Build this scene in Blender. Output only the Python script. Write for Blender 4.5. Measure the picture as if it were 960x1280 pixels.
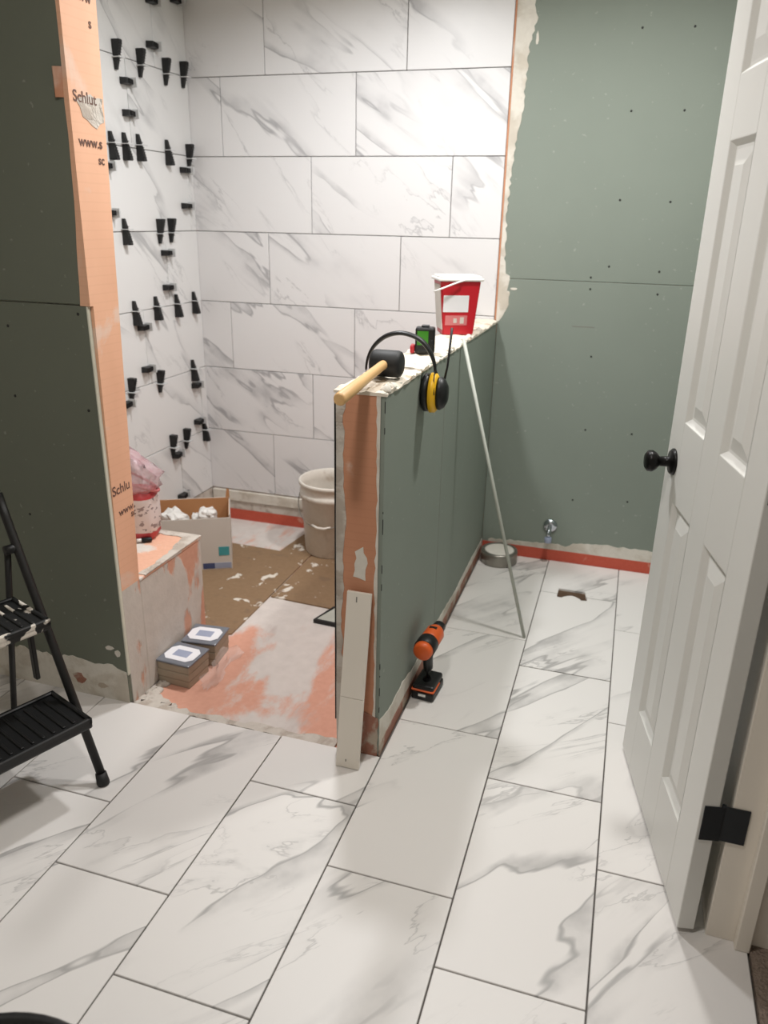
import bpy, bmesh, math, random
from mathutils import Vector, Matrix, Euler
random.seed(7)
for o in list(bpy.data.objects): bpy.data.objects.remove(o)
SC = bpy.context.scene
COL = SC.collection
PI = math.pi

# ------------------------------------------------------------------ camera
cam_d = bpy.data.cameras.new('camera'); cam = bpy.data.objects.new('camera', cam_d); COL.objects.link(cam)
cam_d.sensor_fit = 'VERTICAL'; cam_d.sensor_height = 36.0; cam_d.lens = 968.64 / 1280 * 36.0
cam_d.clip_start = 0.02
cam.location = (0.8411, -1.844, 1.4434); cam.rotation_mode = 'XYZ'
cam.rotation_euler = (1.2096, -0.0194, 0.305)
cam_d.dof.use_dof = True; cam_d.dof.focus_distance = 2.0; cam_d.dof.aperture_fstop = 3.2
SC.camera = cam

# ------------------------------------------------------------------ world, lights, exposure
w = bpy.data.worlds.new('world'); SC.world = w; w.use_nodes = True
w.node_tree.nodes['Background'].inputs[0].default_value = (1.0, .93, .84, 1)
w.node_tree.nodes['Background'].inputs[1].default_value = 0.10
def lamp(name, loc, power, color, size):
    d = bpy.data.lights.new(name, 'AREA'); d.shape = 'DISK'; d.size = size; d.energy = power; d.color = color
    o = bpy.data.objects.new(name, d); COL.objects.link(o); o.location = loc
    return o
LIGHTS = [  # shower downlight, alcove light, entry light
    ((-0.10, 0.60, 2.415), 18, (.975, .985, 1.0), .14),
    ((0.84, 0.55, 2.415), 18, (1.0, .985, .96), .14),
    ((0.35, -1.05, 2.415), 12.5, (1.0, .96, .925), .18)]
for i, (l, p, c, s) in enumerate(LIGHTS): lamp('downlight_lamp', l, p, c, s).data.spread = math.radians((162, 172, 172)[i])
vs = SC.view_settings
vs.view_transform = 'Standard'; vs.look = 'None'; vs.gamma = 1.0; vs.exposure = 0.14; vs.use_curve_mapping = False

# ------------------------------------------------------------------ materials
def lin(c):
    return tuple((v/255/12.92 if v/255 <= .04045 else ((v/255+.055)/1.055)**2.4) for v in c) + (1,)
class T:
    def __init__(s, name):
        s.m = bpy.data.materials.new(name); s.m.use_nodes = True; s.t = s.m.node_tree
        s.b = s.t.nodes['Principled BSDF']
    def n(s, typ, props=None, **ins):
        nd = s.t.nodes.new('ShaderNode'+typ)
        for k, v in (props or {}).items(): setattr(nd, k, v)
        for k, v in ins.items(): s.set(nd, k.replace('_', ' '), v)
        return nd
    def set(s, nd, k, v):
        i = nd.inputs[int(k)] if k.isdigit() else nd.inputs[k]
        if isinstance(v, bpy.types.NodeSocket): s.t.links.new(v, i)
        else: i.default_value = v
    def math(s, op, a, b=None, c=None):
        nd = s.t.nodes.new('ShaderNodeMath'); nd.operation = op
        for i, v in enumerate((a, b, c)):
            if v is not None: s.set(nd, str(i), v)
        return nd.outputs[0]
    def rng(s, v, a, b, c=0., d=1., smooth=True):
        nd = s.n('MapRange', {'interpolation_type': 'SMOOTHSTEP' if smooth else 'LINEAR'})
        s.set(nd, 'Value', v)
        for k, x in zip(('From Min', 'From Max', 'To Min', 'To Max'), (a, b, c, d)): s.set(nd, k, x)
        return nd.outputs[0]
    def mix(s, f, a, b):
        nd = s.t.nodes.new('ShaderNodeMix'); nd.data_type = 'RGBA'
        s.set(nd, '0', f); s.set(nd, '6', a); s.set(nd, '7', b)
        return nd.outputs[2]
    def coord(s): return s.n('TexCoord').outputs['Object']
    def mapping(s, vec, loc=(0,0,0), rot=(0,0,0), sc=(1,1,1)):
        nd = s.n('Mapping'); s.set(nd, 'Vector', vec); s.set(nd, 'Location', loc); s.set(nd, 'Rotation', rot); s.set(nd, 'Scale', sc)
        return nd.outputs[0]
    def noise(s, vec, scale, detail=4., dist=0., rough=.5):
        nd = s.n('TexNoise'); s.set(nd, 'Vector', vec); s.set(nd, 'Scale', scale); s.set(nd, 'Detail', detail)
        s.set(nd, 'Distortion', dist); s.set(nd, 'Roughness', rough)
        return nd.outputs['Fac']
    def bump(s, h, strength=.2, dist=.002):
        nd = s.n('Bump'); s.set(nd, 'Height', h); s.set(nd, 'Strength', strength); s.set(nd, 'Distance', dist)
        s.t.links.new(nd.outputs[0], s.b.inputs['Normal'])
    def fin(s, col=None, rough=.5, metal=0., **kw):
        if col is not None: s.set(s.b, 'Base Color', col)
        s.set(s.b, 'Roughness', rough); s.set(s.b, 'Metallic', metal)
        for k, v in kw.items(): s.set(s.b, k.replace('_', ' '), v)
        return s.m
def plain(name, rgb, rough=.5, metal=0., var=.10, scale=30., bump=0., **kw):
    t = T(name); v = t.coord(); n = t.noise(v, scale)
    c = lin(rgb); dk = tuple(x*(1-var) for x in c[:3])+(1,); lt = tuple(min(1, x*(1+var)) for x in c[:3])+(1,)
    if bump: t.bump(t.noise(v, scale*4), bump, .002)
    return t.fin(t.mix(n, dk, lt), rough, metal, **kw)
def marble(name, rgb, vein, rough, ang, amt=1.):
    t = T(name); oi = t.n('ObjectInfo')
    v = t.coord()
    off = t.n('VectorMath', {'operation': 'SCALE'}); t.set(off, '0', (37., 53., 71.)); t.set(off, 'Scale', oi.outputs['Random'])
    ad = t.n('VectorMath', {'operation': 'ADD'}); t.set(ad, '0', v); t.set(ad, '1', off.outputs[0])
    p = ad.outputs[0]
    def along(loc, a, sx, sy):
        nd = t.n('Mapping', {'vector_type': 'TEXTURE'}); t.set(nd, 'Vector', p); t.set(nd, 'Location', loc); t.set(nd, 'Rotation', (0, 0, a)); t.set(nd, 'Scale', (sx, sy, 1)); return nd.outputs[0]
    def vein_of(n, c, wd, wide):
        d = t.math('SUBTRACT', n, c)
        thin = t.rng(t.math('ABSOLUTE', d), 0., wd, 1, 0)
        side = t.math('MULTIPLY', t.rng(d, 0., wide, 1, 0), t.math('GREATER_THAN', d, 0.))
        return thin, side
    n1 = t.noise(along((0, 0, 0), ang, 2.4, .50), 1.5, 4.5, .3, .52)
    n2 = t.noise(along((4, 9, 2), ang-.18, 1.5, .42), 1.9, 6., .5, .58)
    m1 = t.rng(t.noise(along((2, 1, 0), ang, 1.4, .9), 2.4, 2.), .41, .56)
    m2 = t.rng(t.noise(along((7, 3, 0), ang, 1.2, .8), 2.8, 3.), .44, .62)
    t1, s1 = vein_of(n1, .5, .011, .06)
    t2, s2 = vein_of(n2, .46, .009, .04)
    soft = t.noise(p, 9., 4.)
    f1 = t.math('MULTIPLY', m1, t.math('MAXIMUM', t.math('MULTIPLY', t1, .75), t.math('MULTIPLY', s1, t.rng(soft, .35, .7, .18, .62))))
    f2 = t.math('MULTIPLY', m2, t.math('MAXIMUM', t.math('MULTIPLY', t2, .45), t.math('MULTIPLY', s2, t.rng(soft, .4, .7, .05, .35))))
    f = t.math('MULTIPLY', t.math('MAXIMUM', f1, f2), amt)
    base = t.mix(t.noise(p, 1.5, 2.), lin(rgb), lin(tuple(x-6 for x in rgb)))
    return t.fin(t.mix(f, base, lin(vein)), rough)
def blotch(name, base, patch, lo, hi, scale, stretch=(1,1,1), rot=(0,0,0), rough=.8, third=None, bump=.5, det=6.):
    t = T(name); v = t.coord(); q = t.mapping(v, rot=rot, sc=stretch)
    n = t.noise(q, scale, det, .3, .58)
    f = t.rng(n, lo, hi)
    b = t.mix(t.noise(v, 60, 3.), lin(base), lin(tuple(max(0, x-16) for x in base)))
    p = t.mix(t.noise(v, 25, 4.), lin(patch), lin(tuple(max(0, x-22) for x in patch)))
    c = t.mix(f, b, p)
    if third:
        n2 = t.noise(t.mapping(v, loc=(3, 7, 2), sc=stretch), scale*1.7, det, .2)
        c = t.mix(t.rng(n2, .58, .68), c, lin(third))
    t.bump(t.math('ADD', f, t.math('MULTIPLY', t.noise(v, 80, 3.), .4)), bump, .003)
    return t.fin(c, rough)

MAT = {}
MAT['wall_tile'] = marble('marble_wall_tile', (226, 224, 224), (132, 131, 135), .38, -.62, .9)
MAT['side_tile'] = marble('marble_side_tile', (226, 225, 224), (138, 138, 140), .38, -.72, .85)
MAT['floor_tile'] = marble('marble_floor_tile', (226, 222, 218), (120, 118, 117), .42, -.66, .85)
MAT['tile_edge'] = plain('tile_body', (196, 188, 178), .7)
MAT['grout'] = plain('dark_joint', (112, 108, 104), .9)
MAT['subfloor'] = blotch('subfloor_ply', (84, 62, 44), (110, 90, 70), .5, .7, 8)
def green(name, rgb):
    t = T(name); v = t.coord()
    n = t.noise(v, 2.2, 5.); c = t.mix(n, lin(tuple(x-5 for x in rgb)), lin(tuple(x+5 for x in rgb)))
    sp = t.rng(t.noise(v, 55, 2.), .70, .76)
    c = t.mix(t.math('MULTIPLY', sp, .18), c, lin((205, 205, 195)))
    t.bump(t.noise(v, 300, 2.), .08, .001)
    return t.fin(c, .72)
MAT['green'] = green('moisture_board_green', (129, 137, 127))
MAT['green_shaded'] = green('moisture_board_shaded', (106, 110, 97))  # same green board, with the partition's shade put into the colour
MAT['paper'] = plain('board_edge_paper', (206, 204, 188), .8)
MAT['mud'] = blotch('joint_compound', (222, 216, 205), (206, 197, 183), .45, .62, 9, bump=.6)
MAT['thinset'] = blotch('dry_thinset', (206, 198, 188), (186, 174, 162), .45, .6, 12, bump=.9)
def membrane(name, base):
    t = T(name); v = t.coord()
    g = t.n('TexWave', {'bands_direction': 'Z'}); t.set(g, 'Vector', v); t.set(g, 'Scale', 14.); t.set(g, 'Distortion', .4)
    n = t.noise(t.mapping(v, sc=(1, 1, .35)), 7, 4.)
    c = t.mix(n, lin(base), lin(tuple(max(0, x-24) for x in base)))
    c = t.mix(t.math('MULTIPLY', t.rng(g.outputs['Fac'], .85, 1.), .12), c, lin(tuple(max(0, x-40) for x in base)))
    sm = t.rng(t.noise(t.mapping(v, loc=(2, 1, 4)), 5, 6., .4), .60, .68)
    c = t.mix(t.math('MULTIPLY', sm, .55), c, lin((222, 205, 192)))
    t.bump(n, .3, .003)
    return t.fin(c, .75)
MAT['membrane'] = membrane('orange_membrane', (240, 188, 156))
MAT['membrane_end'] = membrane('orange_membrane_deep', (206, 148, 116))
MAT['pan'] = blotch('pan_membrane_thinset', (216, 162, 140), (216, 208, 202), .44, .54, 4.2, (1.0, .42, 1), (0, 0, .45), third=(190, 178, 172))
MAT['bench'] = blotch('bench_membrane_thinset', (210, 160, 136), (208, 201, 192), .45, .50, 4.2, (1, 1.6, .5), bump=.8)
MAT['bench_top'] = blotch('bench_top_membrane', (230, 180, 154), (222, 214, 206), .55, .63, 7)
MAT['red_band'] = blotch('red_sealing_band', (198, 92, 72), (214, 150, 130), .62, .72, 14, bump=.3)
MAT['base_band'] = blotch('smeared_base_band', (160, 112, 94), (190, 176, 160), .50, .60, 8, bump=.6)
MAT['cap'] = blotch('mortar_cap', (226, 216, 200), (208, 180, 156), .56, .66, 14, bump=.9)
MAT['board'] = blotch('brown_board_splattered', (142, 116, 88), (226, 218, 206), .60, .63, 10, third=(126, 102, 78), bump=.4)
MAT['black'] = plain('black_plastic', (13, 13, 14), .45)
MAT['black_rubber'] = plain('black_rubber', (22, 22, 23), .6)
MAT['black_metal'] = plain('black_enamel', (15, 14, 13), .5, 0)
MAT['bronze'] = plain('oil_rubbed_bronze', (16, 15, 14), .35, .6)
MAT['hinge'] = plain('hinge_black', (30, 33, 37), .55, .3)
MAT['door'] = plain('door_paint', (218, 217, 212), .38, var=.02, scale=4)
MAT['jamb'] = plain('jamb_paint', (228, 220, 208), .45, var=.03, scale=4)
MAT['paint'] = plain('ceiling_paint', (226, 222, 214), .85, var=.02, scale=3)
MAT['white'] = plain('white_plastic', (226, 224, 220), .4, var=.04)
MAT['bucket'] = blotch('bucket_white', (222, 216, 206), (196, 184, 170), .55, .7, 7, rough=.5, bump=.2)
MAT['clip'] = plain('clip_white', (205, 205, 205), .4)
MAT['card_in'] = plain('cardboard_brown', (184, 132, 88), .85, scale=12)
MAT['card_out'] = plain('carton_white', (204, 198, 190), .7, scale=9, var=.04)
MAT['blue'] = plain('label_blue', (66, 78, 116), .5)
MAT['teal'] = plain('label_teal', (66, 150, 156), .5)
MAT['pale_blue'] = plain('label_pale_blue', (152, 160, 182), .5)
MAT['taupe'] = plain('taupe_carton', (160, 148, 130), .6, scale=18)
MAT['glossy_dark'] = plain('dark_gloss_lid', (112, 116, 124), .2)
MAT['label'] = plain('white_label', (232, 232, 236), .35, var=.02)
MAT['wood'] = None
t = T('handle_wood'); v = t.mapping(t.coord(), sc=(8, 1, 8)); MAT['wood'] = t.fin(t.mix(t.noise(v, 9, 5., .4), lin((226, 188, 132)), lin((196, 150, 96))), .45)
MAT['yellow'] = plain('muff_yellow', (238, 184, 30), .4)
MAT['orange'] = plain('drill_orange', (214, 92, 34), .45)
MAT['red'] = plain('tub_red', (188, 26, 40), .35, var=.05)
MAT['pink'] = plain('tub_pink', (206, 120, 122), .5)
t = T('lcd_green'); t.set(t.b, 'Emission Color', lin((70, 160, 30))); t.set(t.b, 'Emission Strength', .35); MAT['lcd'] = t.fin(lin((40, 90, 24)), .3)
MAT['rod'] = plain('grey_rod', (176, 178, 168), .45)
MAT['steel'] = plain('dull_steel', (150, 146, 138), .35, .8)
MAT['chrome'] = plain('chrome', (200, 205, 212), .12, 1.)
MAT['pale_fill'] = plain('pale_fill', (222, 216, 206), .6, scale=40)
MAT['film'] = None
t = T('clear_film'); n = t.noise(t.coord(), 18, 4.); t.bump(n, .6, .01)
MAT['film'] = t.fin(lin((232, 228, 226)), .2, 0., Alpha=.25)
t = T('pink_film'); n = t.noise(t.coord(), 34, 5., .6); t.bump(n, .6, .01)
MAT['pink_film'] = t.fin(t.mix(n, lin((196, 128, 140)), lin((230, 216, 218))), .22, 0., Alpha=.5)
t = T('bag_print'); v = t.coord(); sx = t.n('SeparateXYZ'); t.set(sx, '0', v); z = sx.outputs[2]
red = t.math('MAXIMUM', t.rng(z, .150, .154), t.rng(z, .034, .030, 0, 1))
marks = t.rng(t.noise(t.mapping(v, sc=(1, 1, 1.6)), 42, 2.), .58, .62)
c = t.mix(t.math('MULTIPLY', marks, .7), lin((222, 208, 204)), lin((96, 70, 72)))
MAT['bag'] = t.fin(t.mix(red, c, lin((186, 62, 66))), .45)
t = T('carpet_pile'); v = t.coord(); n = t.noise(v, 160, 3.); t.bump(n, 1., .01)
MAT['carpet'] = t.fin(t.mix(n, lin((104, 88, 76)), lin((160, 144, 130))), .95)
MAT['ink'] = plain('print_ink', (104, 76, 66), .8)
MAT['screw'] = plain('screw_head', (46, 46, 44), .5, .4)
MAT['pencil'] = plain('pencil_mark', (120, 116, 110), .8)
t = T('light_lens'); t.set(t.b, 'Emission Color', (1, .96, .9, 1)); t.set(t.b, 'Emission Strength', 4.); MAT['lens'] = t.fin((.9, .9, .9, 1), .4)
t = T('plaster_splashed_black'); n = t.noise(t.coord(), 13, 5., .3); t.bump(n, .6, .004)
MAT['splash'] = t.fin(t.mix(t.rng(n, .58, .61), lin((16, 16, 16)), lin((216, 208, 196))), .6)

# ------------------------------------------------------------------ mesh helpers
class B:
    def __init__(s): s.bm = bmesh.new(); s.mats = []
    def _t(s, vs, M):
        if M is not None:
            for v in vs: v.co = M @ v.co
    def box(s, lo, hi, M=None, bev=0., seg=1):
        lo, hi = Vector(lo), Vector(hi); c = (lo+hi)/2; d = hi-lo
        t = bmesh.new(); bmesh.ops.create_cube(t, size=1)
        for v in t.verts: v.co = Vector((v.co.x*d.x, v.co.y*d.y, v.co.z*d.z))+c
        if bev: bmesh.ops.bevel(t, geom=t.edges[:], offset=bev, segments=seg, affect='EDGES', profile=.5)
        return s.add(t, M)
    def add(s, t, M=None):
        m = {}
        for v in t.verts: m[v] = s.bm.verts.new(M @ v.co if M is not None else v.co)
        for f in t.faces:
            try: nf = s.bm.faces.new([m[v] for v in f.verts]); nf.smooth = f.smooth
            except ValueError: pass
        t.free(); return s
    def prism(s, poly, h0, h1, M=None, bev=0.):
        t = bmesh.new(); a = [t.verts.new((x, y, h0)) for x, y in poly]; b = [t.verts.new((x, y, h1)) for x, y in poly]
        n = len(poly)
        ar = sum(poly[i][0]*poly[(i+1)%n][1]-poly[(i+1)%n][0]*poly[i][1] for i in range(n))
        if ar < 0: a.reverse(); b.reverse()
        t.faces.new(a[::-1]); t.faces.new(b)
        for i in range(n): t.faces.new((a[i], a[(i+1)%n], b[(i+1)%n], b[i]))
        if bev: bmesh.ops.bevel(t, geom=[e for e in t.edges], offset=bev, segments=1, affect='EDGES')
        return s.add(t, M)
    def lathe(s, prof, seg=32, M=None, smooth=True, cap=True):
        t = bmesh.new(); rings = []
        for r, z in prof:
            rings.append([t.verts.new((r*math.cos(2*PI*i/seg), r*math.sin(2*PI*i/seg), z)) for i in range(seg)])
        for a, b in zip(rings, rings[1:]):
            for i in range(seg):
                f = t.faces.new((a[i], a[(i+1)%seg], b[(i+1)%seg], b[i])); f.smooth = smooth
        if cap:
            if prof[0][0] > 1e-5: t.faces.new(rings[0][::-1])
            if prof[-1][0] > 1e-5: t.faces.new(rings[-1])
        return s.add(t, M)
    def tube(s, pts, r, seg=10, M=None, flat=None):
        pts = [Vector(p) for p in pts]; t = bmesh.new(); rings = []
        rr = r if isinstance(r, (list, tuple)) else [r]*len(pts)
        ref = Vector((0, 0, 1))
        for i, p in enumerate(pts):
            d = (pts[min(i+1, len(pts)-1)]-pts[max(i-1, 0)]).normalized()
            u = d.cross(ref)
            if u.length < 1e-3: u = d.cross(Vector((1, 0, 0)))
            u.normalize(); w_ = u.cross(d).normalized()
            k = flat or (1, 1)
            rings.append([t.verts.new(p+u*rr[i]*k[0]*math.cos(2*PI*j/seg)+w_*rr[i]*k[1]*math.sin(2*PI*j/seg)) for j in range(seg)])
        for a, b in zip(rings, rings[1:]):
            for j in range(seg):
                f = t.faces.new((a[j], a[(j+1)%seg], b[(j+1)%seg], b[j])); f.smooth = True
        t.faces.new(rings[0]); t.faces.new(rings[-1][::-1])
        return s.add(t, M)
    def out(s, name, mat, parent=None, loc=(0,0,0), rot=(0,0,0)):
        bmesh.ops.recalc_face_normals(s.bm, faces=s.bm.faces[:])
        me = bpy.data.meshes.new(name); s.bm.to_mesh(me); s.bm.free()
        me.materials.append(MAT[mat] if isinstance(mat, str) else mat)
        o = bpy.data.objects.new(name, me); COL.objects.link(o); o.location = loc; o.rotation_euler = rot
        if parent: o.parent = parent
        return o
def box(name, lo, hi, mat, parent=None, bev=0., seg=1, loc=(0,0,0), rot=(0,0,0)):
    return B().box(lo, hi, None, bev, seg).out(name, mat, parent, loc, rot)
def link(name, me, parent=None, loc=(0,0,0), rot=(0,0,0)):
    o = bpy.data.objects.new(name, me); COL.objects.link(o); o.location = loc; o.rotation_euler = rot
    if parent: o.parent = parent
    return o
def tag(o, label, cat, group=None, kind=None):
    o['label'] = label; o['category'] = cat
    if group: o['group'] = group
    if kind: o['kind'] = kind
    return o
def struct(o, label=None, cat=None):
    o['kind'] = 'structure'
    if label: o['label'] = label
    if cat: o['category'] = cat
    return o
def thing(name, label, cat, loc=(0,0,0), rz=0., group=None):
    o = bpy.data.objects.new(name, None); o.empty_display_size = .05; COL.objects.link(o)
    o.location = loc; o.rotation_euler = (0, 0, rz)
    return tag(o, label, cat, group)
def axis(frm, to):
    """matrix taking local +Z (unit) to the direction frm->to, origin at frm"""
    d = (Vector(to)-Vector(frm)).normalized()
    return Matrix.Translation(Vector(frm)) @ d.to_track_quat('Z', 'Y').to_matrix().to_4x4()
def ragged(pts, amp, step=.012, seed=1):
    """polyline with jagged offsets"""
    r = random.Random(seed); out = []
    for (a, b) in zip(pts, pts[1:]):
        a, b = Vector(a), Vector(b); n = max(1, int((b-a).length/step)); nr = Vector((-(b-a).y, (b-a).x))
        if nr.length: nr.normalize()
        for i in range(n): out.append(tuple(a.lerp(b, i/n)+nr*r.uniform(-amp, amp)))
    out.append(tuple(pts[-1])); return out
# planes: YZ polygon -> slab facing +X at x ; XZ polygon -> slab facing -Y at y
MX = lambda x: Matrix(((0, 0, 1, x), (1, 0, 0, 0), (0, 1, 0, 0), (0, 0, 0, 1)))     # (a,b,h)->(x+h, a, b)
MY = lambda y: Matrix(((1, 0, 0, 0), (0, 0, -1, y), (0, 1, 0, 0), (0, 0, 0, 1)))    # (a,b,h)->(a, y-h, b)
def text_mesh(s, size):
    cu = bpy.data.curves.new('lettering', 'FONT'); cu.body = s; cu.size = size; cu.extrude = .0003; cu.offset = .0004
    o = bpy.data.objects.new('lettering', cu); COL.objects.link(o); bpy.context.view_layer.update()
    me = bpy.data.meshes.new_from_object(o.evaluated_get(bpy.context.evaluated_depsgraph_get()))
    bpy.data.objects.remove(o); me.materials.clear(); me.materials.append(MAT['ink']); return me

# ------------------------------------------------------------------ floor with its tiles
CEIL = 2.44; ROOM_L = -1.75; ROOM_F = -2.45
YB = 1.485; XL = -1.10; XR = .30; XC = -.515; YG = -.095; XRW = 1.17
floor = struct(B().box((ROOM_L, ROOM_F, -.06), (1.245, -.09, -.009)).box((XR-.02, -.09, -.06), (1.245, YB+.015, -.009)).out('floor', 'grout'),
               'white marble-look porcelain tile floor with dark joints', 'floor')
TW, TL, G = .3078, .6126, .0036
tile_cache = {}
def tile_mesh(l, wd, mat, th=.009, bev=.0012):
    k = (round(l, 4), round(wd, 4), mat)
    if k not in tile_cache:
        me = bpy.data.meshes.new('tile'); b = B(); b.box((-l/2, -wd/2, -th), (l/2, wd/2, 0), None, bev)
        bmesh.ops.recalc_face_normals(b.bm, faces=b.bm.faces[:]); b.bm.to_mesh(me); b.bm.free(); me.materials.append(MAT[mat]); tile_cache[k] = me
    return tile_cache[k]
JO = {-6: -.30, -5: -.10, -4: -.51, -3: -.70, -2: -.4935, -1: -.706, 0: -.3004, 1: .1018, 2: -.0786, 3: -.318}
def floor_tile(x0, x1, y0, y1):
    if y1-y0 < .02 or x1-x0 < .02: return
    o = link('floor_tile', tile_mesh(y1-y0-G, x1-x0-G, 'floor_tile'), floor, ((x0+x1)/2, (y0+y1)/2, random.uniform(-.0004, .0003)), (0, 0, PI/2))
HOLE_TILES = []
for c in range(-6, 4):
    x0, x1 = c*TW, (c+1)*TW
    x0 = max(x0, ROOM_L); x1 = min(x1, 1.243)
    if c == 3: x1 = 1.243
    ymax = YB-.004 if c >= 1 else -.09
    j = JO[c] + 6*TL
    while j > ROOM_F:
        a, b = max(j-TL, ROOM_F), min(j, ymax)
        if c == 3: floor_tile(x0, XRW if a > -.43 else 1.243, a, b)
        elif c == 2 and a < 1.25 and b > 1.1 and b > a: HOLE_TILES.append((x0, x1, a, b))
        elif b > a: floor_tile(x0, x1, a, b)
        j -= TL
# the tile with a notch sawn out for the toilet flange
for (x0, x1, a, b) in HOLE_TILES:
    hx0, hx1, g = .687, .802, G/2
    if a > 1.0:     # far tile: square notch in its near edge
        poly = [(x0+g, a+g), (hx0, a+g), (hx0, 1.198), (hx1-.006, 1.196), (hx1, a+g), (x1-g, a+g), (x1-g, b-g), (x0+g, b-g)]
    else:           # near tile: two feet of the cut with a curved tongue left between them
        cut = [(hx1+.004, b-g), (hx1+.006, 1.118), (hx1-.018, 1.112)] + [(hx1-.022-(hx1-hx0-.046)*i/8, 1.122+.022*math.sin(PI*i/8)) for i in range(9)] + [(hx0+.020, 1.114), (hx0, 1.116), (hx0-.002, b-g)]
        poly = [(x0+g, a+g), (x1-g, a+g), (x1-g, b-g)] + cut + [(x0+g, b-g)]
    cx, cy = (x0+x1)/2, (a+b)/2
    M_ = Matrix.Rotation(-PI/2, 4, 'Z') @ Matrix.Translation((-cx, -cy, 0))
    B().prism(poly, -.009, 0., M_).out('floor_tile', 'floor_tile', floor, (cx, cy, 0), (0, 0, PI/2))
box('subfloor_patch', (.67, 1.09, -.0095), (.82, 1.23, -.0085), 'subfloor', floor)

carpet = struct(box('floor_hall', (1.246, -2.4, -.05), (2.4, .6, .004), 'carpet'), 'brown speckled carpet beyond the doorway', 'carpet')

# shower floor
pan = struct(box('floor_shower', (XL-.02, -.088, -.06), (.18, YB+.012, -.012), 'pan'), 'orange membrane shower floor smeared with grey thinset', 'shower floor')
ed = ragged([(-.50, -.092), (.165, -.092)], .005, .02, 3) + ragged([(.165, -.055), (-.36, -.068), (-.50, -.01)], .010, .02, 4)
B().prism(ed, -.012, -.003).out('mortar_edge', 'thinset', pan)

# ------------------------------------------------------------------ shell: ceiling and outer walls
ceil = struct(box('ceiling', (ROOM_L-.1, ROOM_F-.1, CEIL), (2.4, YB+.12, CEIL+.08), 'paint'), 'white ceiling', 'ceiling')
struct(box('wall_west', (ROOM_L-.1, ROOM_F, -.05), (ROOM_L, .2, CEIL), 'paint'), 'pale side wall of the bathroom', 'wall')
struct(box('wall_front', (ROOM_L-.1, ROOM_F-.1, -.05), (1.35, ROOM_F, CEIL), 'paint'), 'pale wall behind the photographer', 'wall')
wr = struct(B().box((XRW, -.38, -.05), (1.285, YB+.1, CEIL)).box((XRW, -.45, 2.08), (1.285, -1.10, CEIL)).box((XRW, ROOM_F, -.05), (1.285, -1.10, CEIL)).out('wall_right', 'green'), 'green board wall behind the open door', 'wall')
struct(box('wall_hall', (2.4, -2.5, -.05), (2.5, .7, CEIL), 'paint'), 'pale hall wall', 'wall')

# ------------------------------------------------------------------ back wall
wb = struct(box('wall_back', (XL-.12, YB+.0125, -.06), (1.29, YB+.12, CEIL), 'membrane'), 'back wall, tiled in the shower and bare green board beside it', 'wall')
box('drywall_panel', (XR+.0005, YB, .03), (XRW, YB+.0125, 1.2240), 'green', wb, .0015)
box('drywall_panel', (XR+.006, YB+.0005, 1.2255), (XRW, YB+.0125, CEIL), 'green', wb, .0015)
ROWS = [2.3008+.3078, 2.3008, 1.993, 1.6852, 1.3774, 1.0696, .7618, .454, .1462]
BJ = [-.535, -.7368, -.948, -.535, -.7438, -.948, -.54, -.751]
for r in range(len(ROWS)-1):
    z1, z0 = min(ROWS[r], CEIL), ROWS[r+1]
    if z1-z0 < .03: continue
    x = BJ[r]-TL
    while x < .288:
        a, b = max(x, XL-.006), min(x+TL, .288)
        if .288-b < .03: b = .288
        if b-a > .015:
            link('wall_tile', tile_mesh(b-a-G*.8, z1-z0-G*.8, 'wall_tile'), wb, ((a+b)/2, YB+random.uniform(-.0006, .0006), (z0+z1)/2), (PI/2, 0, 0))
        x = b if b == .288 else x+TL
box('tile_backing', (XL, YB+.0092, .146), (.288, YB+.0124, CEIL), 'grout', wb)
box('edge_membrane', (.2885, YB+.002, 1.0), (.3065, YB+.0125, CEIL), 'membrane_end', wb)
B().box((XL+.004, YB-.010, .088), (.172, YB+.0125, .142), None, .003).out('ledger_strip', 'mud', wb)
B().box((XL+.004, YB-.002, .042), (.172, YB+.0125, .086), None, .002).out('membrane_strip', 'thinset', wb)
box('sealing_band', (XL+.004, YB-.004, -.0125), (.172, YB+.0125, .043), 'red_band', wb)
box('sealing_band', (XR+.004, YB-.003, -.006), (XRW-.002, YB+.0124, .052), 'red_band', wb)
# joint compound: ragged strip beside the tile, and above the band
p = [(.296, 1.05), (.296, 2.43)] + ragged([(.362, 2.43), (.362, 2.206), (.372, 2.15), (.35, 2.04), (.344, 1.893), (.342, 1.80), (.33, 1.756), (.318, 1.642), (.311, 1.50), (.312, 1.374), (.318, 1.26), (.345, 1.22), (.330, 1.18), (.346, 1.12), (.325, 1.07), (.308, 1.052)], .005, .014, 5)[1:]
B().prism(p, 0, .0016, MY(YB)).out('joint_compound', 'mud', wb)
for (x, z, a, b_) in ((.378, 2.085, .006, .022), (.362, 1.185, .016, .005), (.338, 1.165, .010, .014)):
    q = [(x+a*math.cos(k*PI/6)*random.uniform(.7, 1.2), z+b_*math.sin(k*PI/6)*random.uniform(.7, 1.2)) for k in range(12)]
    B().prism(q, 0, .0015, MY(YB)).out('joint_compound', 'mud', wb)
p = [(XRW-.003, .05), (XR+.03, .05)] + ragged([(XR+.03, .066), (.45, .072), (.55, .076), (.60, .084), (.68, .076), (.73, .098), (.86, .106), (1.03, .104), (XRW-.003, .11)], .004, .016, 8)
B().prism(p, 0, .0022, MY(YB)).out('joint_compound', 'mud', wb)
def screws(parent, pts, M):
    b = B(); b.lathe([(.0, .0012), (.0028, .0012), (.0042, .0006), (.0042, -.001)], 10)
    me = bpy.data.meshes.new('screw'); b.bm.to_mesh(me); b.bm.free(); me.materials.append(MAT['screw'])
    for q in pts:
        o = link('screw', me, parent); o.matrix_basis = M @ Matrix.Translation((q[0], q[1], 0))
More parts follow.
